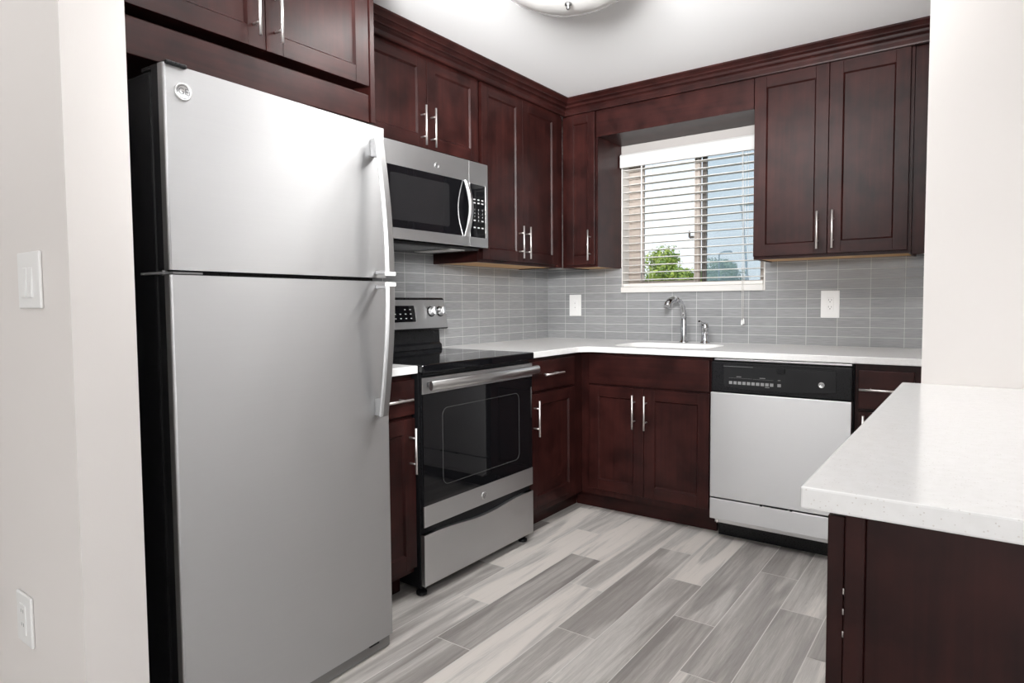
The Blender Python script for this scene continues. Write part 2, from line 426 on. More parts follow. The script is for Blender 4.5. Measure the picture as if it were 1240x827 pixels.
# ------------------------------------------------------------------ setting
H = 2.349
def build_floor():
    bm = B(); lay = bm.loops.layers.float_color.new('plank')
    W_, L_, g = 0.152, 0.908, 0.0016
    joints = {0: -1.496, 1: -1.805, 2: -1.190, 3: -1.460, 4: -0.892, 5: -1.184, 6: -1.478, 7: -0.903, 8: -1.200, 9: -1.50}
    tone = {(0,0): .45, (0,1): .85, (1,0): .62, (1,-1): .50, (1,1): .86, (2,0): .22, (2,1): .84, (2,-1): .40, (3,0): .80, (3,1): .72, (4,0): .42, (4,1): .82, (4,-1): .62,
            (5,0): .46, (5,1): .84, (6,0): .20, (6,1): .38, (7,1): .40, (7,0): .38, (7,-1): .62, (8,0): .26, (8,1): .72, (9,0): .66, (9,1): .5}
    rnd = random.Random(3)
    def quad(x0, x1, y0, y1, z, col):
        v = [bm.verts.new(p) for p in ((x0, y0, z), (x1, y0, z), (x1, y1, z), (x0, y1, z))]
        f = bm.faces.new(v)
        for l in f.loops: l[lay] = (*col, 1)
    xa, xb, ya, yb = -3.0, 6.0, -8.0, 0.05
    kmin = int(math.floor((xa-0.587)/W_)); kmax = int(math.ceil((xb-0.587)/W_))
    for k in range(kmin, kmax):
        j = joints.get(k, -1.2-rnd.choice((0, .303, .605)))
        x0, x1 = max(xa, 0.587+k*W_), min(xb, 0.587+(k+1)*W_)
        n0 = int(math.floor((ya-j)/L_)); n1 = int(math.ceil((yb-j)/L_))
        for n in range(n0, n1):
            y0, y1 = max(ya, j+n*L_), min(yb, j+(n+1)*L_)
            if y1-y0 < .01: continue
            # plank n = 0 starts at the measured joint and runs away from the camera
            t = tone.get((k, n+1 if k in tone else n+1), None)
            if t is None: t = rnd.choice((.25, .4, .5, .62, .75))
            quad(x0+g, x1-g, y0+g, y1-g, 0.0, (t, rnd.random(), 0))
    quad(xa, xb, ya, yb, -0.0008, (0.5, 0.5, 1))
    # slab under the tiles
    v = [bm.verts.new(p) for p in ((xa, ya, -.1), (xb, ya, -.1), (xb, yb, -.1), (xa, yb, -.1))]
    f = bm.faces.new(v)
    for l in f.loops: l[lay] = (.5, .5, 1, 1)
    struct(finish('floor', bm, M['floor'], recalc=False))
build_floor()
def slab(name, m, *boxes, bevel=0):
    bm = B()
    for b in boxes: box(bm, *b)
    return struct(finish(name, bm, m, bevel=bevel))
slab('ceiling', M['ceil'], (-3.0, 6.0, -8.0, 0.2, H, H+0.1))
WX0, WX1, WZ0, WZ1 = 0.553, 1.417, 1.245, 2.06     # window opening
bk = 0.006
slab('wall_back', M['wall'], (-0.1, WX0, bk, 0.16, 0, H), (WX1, 2.40, bk, 0.16, 0, H), (WX0, WX1, bk, 0.16, 0, WZ0-.001), (WX0, WX1, bk, 0.16, WZ1, H))
slab('wall_left', M['wall'], (-0.1, -bk, -3.05, bk, 0, H))
slab('trim_1', M['tile_back'], (0, WX0-.0005, 0, bk, 0.86, 1.372), (WX0-.0005, WX1+.0005, 0, bk, 0.86, 1.2105), (WX1+.0005, 2.253, 0, bk, 0.86, 1.372))
slab('trim_2', M['tile_left'], (-bk, 0, -3.0, 0, 0.86, 1.50))
slab('wall_near_left', M['wall'], (-3.0, 0.907, -3.17, -3.047, 0, H))
slab('wall_right', M['wall'], (2.253, 2.40, -1.534, bk, 0, H), (2.40, 6.0, -1.534, -1.41, 0, H))
# living room behind the camera, with its windows
slab('wall_rear', M['wall'], (-3.0, 1.3, -8.1, -8.0, 0, H), (5.1, 6.0, -8.1, -8.0, 0, H), (1.3, 5.1, -8.1, -8.0, 0, 0.3), (1.3, 5.1, -8.1, -8.0, 2.2, H))
slab('wall_far_left', M['wall'], (-3.1, -3.0, -8.0, -3.17, 0, H))
slab('wall_far_right', M['wall'], (6.0, 6.1, -8.0, -6.2, 0, H), (6.0, 6.1, -3.0, -1.41, 0, H), (6.0, 6.1, -6.2, -3.0, 0, 0.4), (6.0, 6.1, -6.2, -3.0, 2.2, H))
for nm, bx in (('trim_3', (2.5, 2.6, -8.07, -8.03, .3, 2.2)), ('trim_4', (3.8, 3.9, -8.07, -8.03, .3, 2.2)), ('trim_5', (6.03, 6.07, -4.65, -4.55, .4, 2.2))):
    slab(nm, M['white_trim'], bx)

# ------------------------------------------------------------------ kitchen window
def build_window():
    win = bpy.data.objects.new('window_1', None); C.objects.link(win); win.location = (0.985, 0.1, WZ0); WL[win.name] = Vector(win.location); struct(win)
    y0, y1 = 0.088, 0.135
    F = FY(0.0)
    bm = B()
    box(bm, WX0, 0.632, y0+.01, y1, WZ0, WZ1); box(bm, 1.366, WX1, y0+.01, y1, WZ0, WZ1)
    box(bm, 0.632, 1.366, y0+.01, y1, WZ0, 1.272); box(bm, 0.632, 1.366, y0+.01, y1, 2.02, WZ1)
    finish('window_frame', bm, M['taupe'], win, 0.003)
    bm = B(); box(bm, 0.985, 1.019, y0-.004, y0+.022, 1.272, 2.02); box(bm, 0.647, 0.657, y0+.004, y0+.022, 1.272, 2.02)
    box(bm, 0.633, .985, y0+.004, y0+.022, 1.272, 1.283)
    finish('sliding_sash', bm, M['taupe'], win, 0.002)
    bm = B(); box(bm, 1.022, 1.048, y0+.024, y1, 1.272, 2.02)
    for k in range(9): box(bm, 1.024, 1.033, y0+.018, y0+.026, 1.30+k*.08, 1.345+k*.08)
    finish('fixed_sash', bm, M['bronze'], win, 0.002)
    bm = B(); box(bm, 0.657, 0.985, y0+.010, y0+.014, 1.283, 2.02); finish('pane', bm, M['pane'], win)
    bm = B(); box(bm, 1.048, 1.366, y0+.030, y0+.034, 1.272, 2.02); finish('pane', bm, M['pane'], win)
    bm = B(); box(bm, 1.048, 1.366, y0+.042, y0+.0425, 1.272, 2.02); finish('insect_screen', bm, M['screen'], win)
    bm = B(); box(bm, .958, .986, y0-.012, y0-.002, 1.53, 1.545); box(bm, .955, .965, y0-.02, y0-.008, 1.535, 1.575)
    finish('latch', bm, M['bronze'], win, .002)
    # sill and thin bead round the opening
    bm = B(); box(bm, WX0-.001, WX1-.004, -0.018, 0.09, 1.2105, 1.2445); struct(finish('trim_6', bm, M['white_trim'], bevel=.003))
    bm = B(); box(bm, WX1-.0045, WX1+.0035, -0.007, .09, 1.2105, 2.06); box(bm, WX0-.0015, WX0+.003, -0.004, .09, 1.245, 2.06)
    struct(finish('trim_7', bm, M['white_trim'], bevel=.001))
build_window()
slab('soffit_shade_strip', mat('soffit_shade_grey', (0.36, 0.34, 0.325), 0.5), (WX0-.004, WX1+.02, -.004, bk, 2.061, 2.1185))  # soffit shade on the wall strip, put in as a darker grey box
def build_blind():
    t = thing('window_blind', 'white slatted horizontal blind hanging open in the kitchen window', 'blind', (0.985, 0.02, 1.245))
    bm = B(); poly(bm, Fr((0,0,0), (0,1,0), (0,0,1), (1,0,0)), [(-.036, 1.980), (-.036, 2.052), (-.030, 2.062), (-.012, 2.062), (-.012, 1.980)], 0.5535, 1.437)
    finish('valance', bm, M['valance'], t, .002)
    bm = B(); box(bm, .558, 1.41, -.005, .045, 2.01, 2.055); finish('head_rail', bm, M['slat'], t, .002)
    bm = B()
    for k in range(16):
        z = 1.967-k*.0452
        pr_ = [(-.005, z-.0012), (.020, z+.0010), (.045, z-.0012), (.045, z+.0020), (.020, z+.0042), (-.005, z+.0020)]
        poly(bm, Fr((0,0,0), (0,1,0), (0,0,1), (1,0,0)), pr_, .560, 1.409)
    finish('slats', bm, M['slat'], t)
    bm = B(); box(bm, .560, 1.409, -.005, .045, 1.2455, 1.266); finish('bottom_rail', bm, M['slat'], t, .003)
    for x in (.735, 1.02, 1.31):
        bm = B()
        for y in (-.0065, .0465): tube(bm, [(x, y, 1.26), (x, y, 2.03)], .0009, 5)
        finish('ladder_string', bm, M['slat'], t)
    bm = B(); tube(bm, [(.690, -.016, 1.985), (.691, -.015, 1.335)], .0042, 8); finish('tilt_wand', bm, M['white'], t)
    for dx in (-.004, .004):
        bm = B(); tube(bm, [(1.297+dx*.5, -.022, 1.995), (1.305+dx*.8, -.024, 1.50), (1.306+dx, -.024, 1.047)], .0012, 6); finish('lift_cord', bm, M['slat'], t)
    for dx, dz in ((-.004, 0), (.006, .006)):
        bm = B(); lathe(bm, [(.0015, .032), (.004, .026), (.0055, .004), (.004, 0)], Fr((1.306+dx, -.024, 1.018+dz), (1,0,0), (0,1,0), (0,0,1)), 12)
        finish('tassel', bm, M['white'], t)
build_blind()

# ------------------------------------------------------------------ cabinet parts
def bar_handle(F, u, v0, v1, parent, vertical=True, proud=0.034, r=0.0048):
    """bar pull on two posts; u,v in the frame whose w=0 is the door face"""
    bm = B(); ln = v1-v0; inset = ln*.22
    def P(a, w): return F(u, a, w) if vertical else F(a, u, w)
    tube(bm, [P(v0, proud), P(v1, proud)], r, 12)
    for a in (v0+inset, v1-inset): tube(bm, [P(a, 0.0), P(a, proud)], r*.8, 10)
    return finish('handle', bm, M['nickel'], parent)
def shaker(name, F, u0, u1, v0, v1, parent, stile=.057, t=.020, rail=None):
    """frame-and-panel door, back at w=0, face at w=t"""
    rail = rail or stile
    bm = B()
    fbox(bm, F, u0, u0+stile, v0, v1, 0, t, 0); fbox(bm, F, u1-stile, u1, v0, v1, 0, t, 0)
    fbox(bm, F, u0+stile, u1-stile, v0, v0+rail, 0, t, 1); fbox(bm, F, u0+stile, u1-stile, v1-rail, v1, 0, t, 1)
    d = finish(name, bm, [M['wood_v'], M['wood_h']], parent, .0012)
    a0, a1, b0, b1 = u0+stile, u1-stile, v0+rail, v1-rail; s = .006
    bm = B()
    o = [bm.verts.new(F(*p, t-.001)) for p in ((a0, b0), (a1, b0), (a1, b1), (a0, b1))]
    i = [bm.verts.new(F(*p, t-.009)) for p in ((a0+s, b0+s), (a1-s, b0+s), (a1-s, b1-s), (a0+s, b1-s))]
    k = [bm.verts.new(F(*p, .002)) for p in ((a0, b0), (a1, b0), (a1, b1), (a0, b1))]
    for j in range(4):
        bm.faces.new((o[j], o[(j+1) % 4], i[(j+1) % 4], i[j])); bm.faces.new((o[j], o[(j+1) % 4], k[(j+1) % 4], k[j]))
    bm.faces.new(i); bm.faces.new(k)
    finish('panel', bm, M['wood_v'], d)
    return d
def slabfront(name, F, u0, u1, v0, v1, parent, t=.020):
    bm = B(); fbox(bm, F, u0, u1, v0, v1, 0, t); return finish(name, bm, M['wood_h'], parent, .002)
def body_upper(parent, x0, x1, y0, y1, z0, z1, front):
    """carcass with a pale plywood underside set up behind a dark lip"""
    bm = B(); lip = .005
    box(bm, x0, x1, y0, y1, z0+lip, z1, 0, {'z-': 1})
    o = finish('body', bm, [M['wood_v'], M['ply']], parent)
    bm = B()
    if front == 'x':
        box(bm, x1-.02, x1, y0, y1, z0, z0+lip); box(bm, x0, x1-.02, y0, y0+.012, z0, z0+lip); box(bm, x0, x1-.02, y1-.012, y1, z0, z0+lip)
    else:
        box(bm, x0, x1, y0, y0+.02, z0, z0+lip); box(bm, x0, x0+.012, y0+.02, y1, z0, z0+lip); box(bm, x1-.012, x1, y0+.02, y1, z0, z0+lip)
    finish('bottom_lip', bm, M['wood_h'], parent)
    return o
TOP = 2.285
# --- wall cabinet above the microwave
def wall_cabinets():
    F = FX(.307)
    c = thing('wall_cabinet', 'short dark cherry wall cabinet above the microwave, two doors', 'cabinet', (.15, -1.53, 1.845))
    body_upper(c, .001, .305, -2.115, -1.141, 1.845, TOP, 'x')
    for u0, u1, hu in ((-1.900, -1.5155, -1.553), (-1.5125, -1.145, -1.490)):
        d = shaker('door', F, u0, u1, 1.857, 2.266, c)
        bar_handle(at(F, 0, 0, .020), hu, 1.862, 2.038, d)
    # --- tall pair on the left wall
    c = thing('wall_cabinet', 'tall reddish wall cabinet with two doors between microwave and corner', 'cabinet', (.15, -.75, 1.362))
    body_upper(c, .001, .305, -1.135, -.332, 1.362, TOP, 'x')
    for u0, u1, hu in ((-1.116, -.760, -.798), (-.757, -.398, -.733)):
        d = shaker('door', F, u0, u1, 1.376, 2.266, c)
        bar_handle(at(F, 0, 0, .020), hu, 1.395, 1.571, d)
    bm = B(); box(bm, .305, .318, -.394, -.334, 1.362, 2.266); finish('filler_strip', bm, M['wood_v'], c, .001)
    # --- single door in the corner on the back wall
    G = FY(-.307)
    c = thing('wall_cabinet', 'narrow single-door dark wall cabinet between the corner and the window', 'cabinet', (.44, -.15, 1.362))
    body_upper(c, .306, .547, -.305, -.001, 1.362, TOP, 'y')
    d = shaker('door', G, .345, .535, 1.376, 2.266, c, stile=.048, rail=.057)
    bar_handle(at(G, 0, 0, .020), .509, 1.399, 1.577, d)
    # --- pair right of the window
    c = thing('wall_cabinet', 'two-door dark wall cabinet on the back wall right of the window', 'cabinet', (1.78, -.15, 1.362))
    body_upper(c, 1.441, 2.124, -.305, -.001, 1.362, TOP, 'y')
    for u0, u1, hu in ((1.444, 1.7835, 1.745), (1.7865, 2.111, 1.811)):
        d = shaker('door', G, u0, u1, 1.376, 2.264, c)
        bar_handle(at(G, 0, 0, .020), hu, 1.398, 1.576, d)
    bm = B(); box(bm, 2.1245, 2.252, -.290, -.272, 1.358, TOP); finish('filler_panel', bm, M['wood_v'], c, .001)
    # --- deep cabinet over the fridge
    K = FX(.630)
    c = thing('wall_cabinet', 'deep dark cabinet above the refrigerator with two doors', 'cabinet', (.3, -2.58, 1.783))
    bm = B(); box(bm, .001, .560, -3.044, -2.140, 1.80, H-.002); box(bm, .560, .6295, -3.044, -2.140, 1.915, H-.002)
    finish('body', bm, M['wood_v'], c)
    bm = B(); box(bm, .5605, .646, -3.044, -2.142, 1.783, 1.877); finish('lower_rail', bm, M['wood_h'], c, .002)
    bm = B(); box(bm, .001, .652, -2.139, -2.118, 1.783, H-.002); finish('end_panel', bm, M['wood_v'], c, .002)
    for u0, u1, hu in ((-3.035, -2.543, -2.581), (-2.540, -2.143, -2.508)):
        d = shaker('door', K, u0, u1, 1.906, 2.335, c)
        bar_handle(at(K, 0, 0, .020), hu, 1.931, 2.107, d)
wall_cabinets()
def crown():
    prof = [(0.0, 2.262), (.020, 2.262), (.022, 2.268), (.022, 2.285), (.026, 2.294), (.034, 2.300), (.040, 2.301), (.040, 2.306), (.043, 2.313), (.052, 2.319), (.058, 2.320), (.058, 2.325), (.063, 2.331), (.072, 2.338), (.0765, 2.340), (.0765, H-.001), (0.0, H-.001)]
    f = .3275
    st = [(Vector((f, -2.116)), Vector((1, 0))), (Vector((f, -f)), Vector((1, -1))), (Vector((2.2525, -f)), Vector((0, -1)))]
    bm = B(); rings = []
    for p, o in st: rings.append([bm.verts.new((p.x+o.x*d, p.y+o.y*d, z)) for d, z in prof])
    n = len(prof)
    for a, b in zip(rings, rings[1:]):
        for k in range(n): bm.faces.new((a[k], a[(k+1) % n], b[(k+1) % n], b[k]))
    bm.faces.new(rings[0]); bm.faces.new(rings[-1][::-1])
    o = finish('crown_moulding', bm, M['wood_h']); tag(o, 'dark stepped crown moulding running along the cabinet tops at the ceiling', 'moulding')
    c = thing('window_valance', 'dark wooden valance board with a soffit over the kitchen window', 'valance', (.99, -.16, 2.113))
    bm = B(); box(bm, .548, 1.440, -.325, -.307, 2.113, TOP); finish('front_board', bm, M['wood_h'], c, .001)
    bm = B(); box(bm, .548, 1.440, -.307, -.001, 2.119, 2.135); finish('soffit', bm, M['wood_h'], c, .001)
crown()

# ------------------------------------------------------------------ base cabinets and worktops
def base_cabinets():
    F = FX(.612); G = FY(-.612)
    def xbody(c, y0, y1, z1=.883):
        bm = B(); box(bm, .001, .610, y0, y1, .100, z1); finish('body', bm, M['wood_v'], c, .001)
        bm = B(); box(bm, .001, .528, y0, y1, .0005, .0995); finish('toe_kick', bm, M['wood_h'], c)
    # left of the range
    c = thing('base_cabinet', 'narrow dark base cabinet between the refrigerator and the range', 'cabinet', (.3, -2.07, 0))
    xbody(c, -2.222, -1.922)
    d = slabfront('drawer', F, -2.215, -1.927, .726, .862, c); bar_handle(at(F, 0, 0, .020), .790, -2.146, -1.968, d, False)
    d = shaker('door', F, -2.215, -1.927, .127, .712, c); bar_handle(at(F, 0, 0, .020), -1.957, .503, .679, d)
    # right of the range
    c = thing('base_cabinet', 'dark base cabinet with drawer right of the range, in the corner', 'cabinet', (.3, -.9, 0))
    xbody(c, -1.153, -.530)
    d = slabfront('drawer', F, -1.145, -.722, .718, .866, c); bar_handle(at(F, 0, 0, .020), .797, -1.055, -.880, d, False)
    d = shaker('door', F, -1.145, -.722, .137, .704, c); bar_handle(at(F, 0, 0, .020), -1.112, .500, .676, d)
    # sink base
    c = thing('base_cabinet', 'dark two-door sink base cabinet under the faucet, left of the dishwasher', 'cabinet', (1.0, -.3, 0))
    bm = B(); box(bm, .6115, 1.338, -.610, -.590, .100, .883); box(bm, .6115, 1.338, -.590, -.001, .100, .118); box(bm, 1.320, 1.338, -.590, -.001, .118, .883); box(bm, .6115, .630, -.590, -.001, .118, .883)
    finish('body', bm, M['wood_v'], c)
    bm = B(); box(bm, .5285, 1.338, -.527, -.507, .0005, .0995); finish('toe_kick', bm, M['wood_h'], c)
    slabfront('false_front', G, .668, 1.331, .714, .868, c)
    for u0, u1, hu in ((.668, .988, .940), (.991, 1.331, 1.006)):
        d = shaker('door', G, u0, u1, .137, .703, c)
        bar_handle(at(G, 0, 0, .020), hu, .494, .671, d)
    # right of the dishwasher
    c = thing('base_cabinet', 'dark drawer base cabinet right of the dishwasher, half hidden by the peninsula', 'cabinet', (2.1, -.3, 0))
    bm = B(); box(bm, 1.956, 2.252, -.610, -.001, .100, .883); finish('body', bm, M['wood_v'], c, .001)
    bm = B(); box(bm, 1.956, 2.252, -.527, -.001, .0005, .0995); finish('toe_kick', bm, M['wood_h'], c)
    d = slabfront('drawer', G, 1.972, 2.172, .692, .856, c); bar_handle(at(G, 0, 0, .020), .777, 1.978, 2.156, d, False)
    d = shaker('door', G, 1.972, 2.172, .137, .678, c); bar_handle(at(G, 0, 0, .020), 1.995, .490, .667, d)
base_cabinets()
def worktops():
    # L-shaped run with a rounded inner corner and an oval-cornered sink hole
    r = .07; dc = .645
    out = [(.0008, -.0008), (2.252, -.0008), (2.252, -dc)]
    cx, cy = dc+r, -dc-r
    for i in range(9):
        a = math.radians(90+90*i/8); out.append((cx+r*math.cos(a), cy+r*math.sin(a)))
    out += [(dc, -1.1575), (.0008, -1.1575)]
    hole = rrect(.735, 1.275, -.535, -.165, .10, 8)
    bm = B(); ed = []
    for loop in (out, hole):
        v = [bm.verts.new((x, y, .884)) for x, y in loop]
        ed += [bm.edges.new((v[i], v[(i+1) % len(v)])) for i in range(len(v))]
    bmesh.ops.triangle_fill(bm, use_beauty=True, use_dissolve=False, edges=ed)
    res = bmesh.ops.extrude_face_region(bm, geom=bm.faces[:])
    for v in [g for g in res['geom'] if isinstance(g, bmesh.types.BMVert)]: v.co.z = .914
    o = finish('worktop', bm, M['quartz'], bevel=.003)
    tag(o, 'white quartz L-shaped worktop along the back wall with the sink cut in', 'countertop')
    bm = B(); box(bm, .0008, dc, -2.224, -1.920, .884, .914); o = finish('worktop', bm, M['quartz'], bevel=.003)
    tag(o, 'small white quartz worktop piece between refrigerator and range', 'countertop')
    bm = B(); box(bm, 2.206, 3.45, -2.822, -1.5345, .8855, .914); o = finish('worktop', bm, M['quartz'], bevel=.003)
    tag(o, 'white speckled quartz peninsula worktop in the right foreground', 'countertop')
    # undermount sink
    s = thing('kitchen_sink', 'white undermount sink basin set in the worktop below the window', 'sink', (1.005, -.35, .70))
    bm = B(); levels = [(.0, .8835, .10), (.006, .86, .10), (.014, .72, .09), (.05, .702, .07)]
    rings = []
    for ins, z, rr in levels: rings.append([bm.verts.new((x, y, z)) for x, y in rrect(.735+ins, 1.275-ins, -.535+ins, -.165-ins, rr, 8)])
    n = len(rings[0])
    for a, b in zip(rings, rings[1:]):
        for k in range(n): bm.faces.new((a[k], b[k], b[(k+1) % n], a[(k+1) % n])).smooth = True
    bm.faces.new(rings[-1])
    o = finish('basin', bm, M['sinkw'], s, recalc=False)
    sm = o.modifiers.new('wall', 'SOLIDIFY'); sm.thickness = .004; sm.offset = -1
    bm = B(); lathe(bm, [(0, .004), (.02, .004), (.038, .003), (.042, 0.0)], Fr((1.005, -.35, .7025), (1,0,0), (0,1,0), (0,0,1)), 24); finish('drain', bm, M['chrome'], s)
worktops()
def peninsula():
    c = thing('peninsula_cabinet', 'dark peninsula base cabinet under the foreground worktop, panelled end showing', 'cabinet', (2.5, -2.16, 0))
    bm = B(); box(bm, 2.2525, 3.43, -2.770, -1.536, .100, .885); finish('body', bm, M['wood_v'], c, .001)
    bm = B(); box(bm, 2.33, 3.43, -2.770, -1.536, .0005, .0995); finish('toe_kick', bm, M['wood_h'], c)
    bm = B(); box(bm, 2.2535, 2.2765, -2.790, -2.770, .0005, .885); box(bm, 2.2765, 3.43, -2.783, -2.770, .0005, .885)
    finish('end_panel', bm, M['wood_v'], c, .0015)
    N = FXN(2.2515)
    for u0, u1, h in ((-2.778, -2.165, -2.205), (-2.160, -1.545, -2.12)):
        d = shaker('door', N, u0, u1, .112, .870, c)
        bar_handle(at(N, 0, 0, .020), h, .62, .796, d)
    for z in (.715, .745, .772):
        bm = B(); tube(bm, [(2.2525, -2.776, z-.004), (2.2525, -2.776, z+.004)], .003, 8); finish('hinge_pin', bm, M['nickel'], c)
peninsula()

# ------------------------------------------------------------------ badge: ring disc with a looped monogram
def badge(F, u, v, r, parent, depth=.003):
    bm = B(); f = at(F, u, v, 0)
    lathe(bm, [(0, depth), (r*.80, depth), (r*.84, depth*1.3), (r*.95, depth*1.3), (r, depth*.5), (r, 0.0)], f, 32)
    b = finish('badge', bm, M['steel_trim'], parent)
    bm = B(); n = 24
    text(bm, f, 'GE', 0, 0, r*1.02, depth+.0002)
    tube(bm, [f(r*.72*math.cos(2*math.pi*k/n), r*.72*math.sin(2*math.pi*k/n), depth) for k in range(n+1)], r*.035, 6)
    finish('monogram', bm, M['badge_ink'], parent)

# ------------------------------------------------------------------ refrigerator
def fridge():
    x0, yl, yr = .762, -2.957, -2.243
    t = thing('refrigerator', 'stainless steel top-freezer refrigerator with black sides at left', 'refrigerator', (.42, -2.6, 0))
    bm = B(); box(bm, .04, .755, yl+.006, yr-.006, .03, 1.712); finish('case', bm, M['black_matt'], t, .006)
    bm = B(); box(bm, .66, .815, yl+.008, yr-.004, .004, .040); finish('base_grille', bm, M['grille'], t, .003)
    bm = B(); box(bm, .755, .775, yl+.015, yr-.015, .05, 1.705); finish('door_gasket', bm, M['black'], t)
    def door(name, z0, z1):
        bm = B(); box(bm, .770, .812, yl+.001, yr-.001, z0, z1); d = finish(name, bm, M['black_matt'], t, .004)
        # formed steel skin: front with rolled side edges
        bm = B(); prf = []
        ra = .006
        for i in range(7):
            a = math.radians(90*i/6); prf.append((.827-ra+ra*math.sin(a), yl+ra-ra*math.cos(a)))
        prf = [(.803, yl)]+prf
        pr2 = [(x, yl+yr-y) for x, y in prf][::-1]
        pts = prf+pr2
        lo = [bm.verts.new((x, y, z0)) for x, y in pts]; hi = [bm.verts.new((x, y, z1)) for x, y in pts]
        for i in range(len(pts)-1):
            f = bm.faces.new((lo[i], lo[i+1], hi[i+1], hi[i])); f.smooth = i not in (0, 7, len(pts)-2)
        bm.faces.new(lo[::-1]); bm.faces.new(hi); bm.faces.new((lo[-1], lo[0], hi[0], hi[-1]))
        finish('steel_skin', bm, M['steel_fridge'], d)
        return d
    fz = door('freezer_door', 1.2355, 1.7165); rf = door('refrigerator_door', .046, 1.2240)
    F = FX(.827)
    badge(F, -2.911, 1.658, .021, fz)
    def handle(za, zb, d):       # za = far (mount) end, zb = end at the gap
        bm = B(); yc = -2.298; hw = .018; n = 16; secs = []
        sg = 1 if za > zb else -1
        for i in range(n+1):
            s = i/n; z = za+(zb-za)*s
            w = .026+.037*math.sin(min(1, s*1.05)*math.pi/2)
            secs.append((z, w))
        def ring(z, w, th=.012):
            return [bm.verts.new(F(yc+a, z, w+b)) for a, b in ((-hw, 0), (-hw, th*.6), (-hw*.6, th), (hw*.6, th), (hw, th*.6), (hw, 0))]
        rs = [ring(z, w) for z, w in secs]
        for a, b in zip(rs, rs[1:]):
            for k in range(6):
                f = bm.faces.new((a[k], a[(k+1) % 6], b[(k+1) % 6], b[k])); f.smooth = False
        bm.faces.new(rs[0]); bm.faces.new(rs[-1][::-1])
        h = finish('handle', bm, M['handle_steel'], d, .002)
        bm = B(); poly(bm, Fr(F(yc-.010, 0, 0), (1,0,0), (0,0,1), (0,1,0)), [(0, za), (.030, za), (.036, za-sg*.06), (0, za-sg*.055)], 0, .020)
        finish('handle_mount', bm, M['steel_dark'], d, .002)
        bm = B(); fbox(bm, F, yc+.002, yc+.014, zb+sg*.006, zb+sg*.018, 0, .064); finish('handle_mount', bm, M['steel_dark'], d, .002)
        bm = B(); fbox(bm, F, yc-hw-.0006, yc+hw+.0006, zb-sg*.001, zb+sg*.012, .0625, .0757); finish('handle_cap', bm, M['white'], d, .002)
    handle(1.672, 1.240, fz); handle(.792, 1.218, rf)
    bm = B(); box(bm, .72, .835, yl+.004, yl+.055, 1.7125, 1.722); finish('top_hinge', bm, M['black'], t, .003)
    bm = B(); box(bm, .70, .806, yl-.004, yl+.02, 1.226, 1.232); box(bm, .800, .822, yl+.01, yl+.085, 1.2262, 1.2318); tube(bm, [(.79, yl+.008, 1.222), (.79, yl+.008, 1.236)], .006, 10)
    finish('middle_hinge', bm, M['grey'], t, .001)
    bm = B(); box(bm, .800, .822, yr-.10, yr-.06, .036, .046); finish('stop', bm, M['black'], t)
    for (x, y) in ((.70, yl+.06), (.70, yr-.06), (.10, yl+.06), (.10, yr-.06)):
        bm = B(); tube(bm, [(x, y, 0.0002), (x, y, .03)], .018, 10); finish('foot', bm, M['black'], t)
    t.rotation_euler = (0, 0, math.radians(2.4))
fridge()

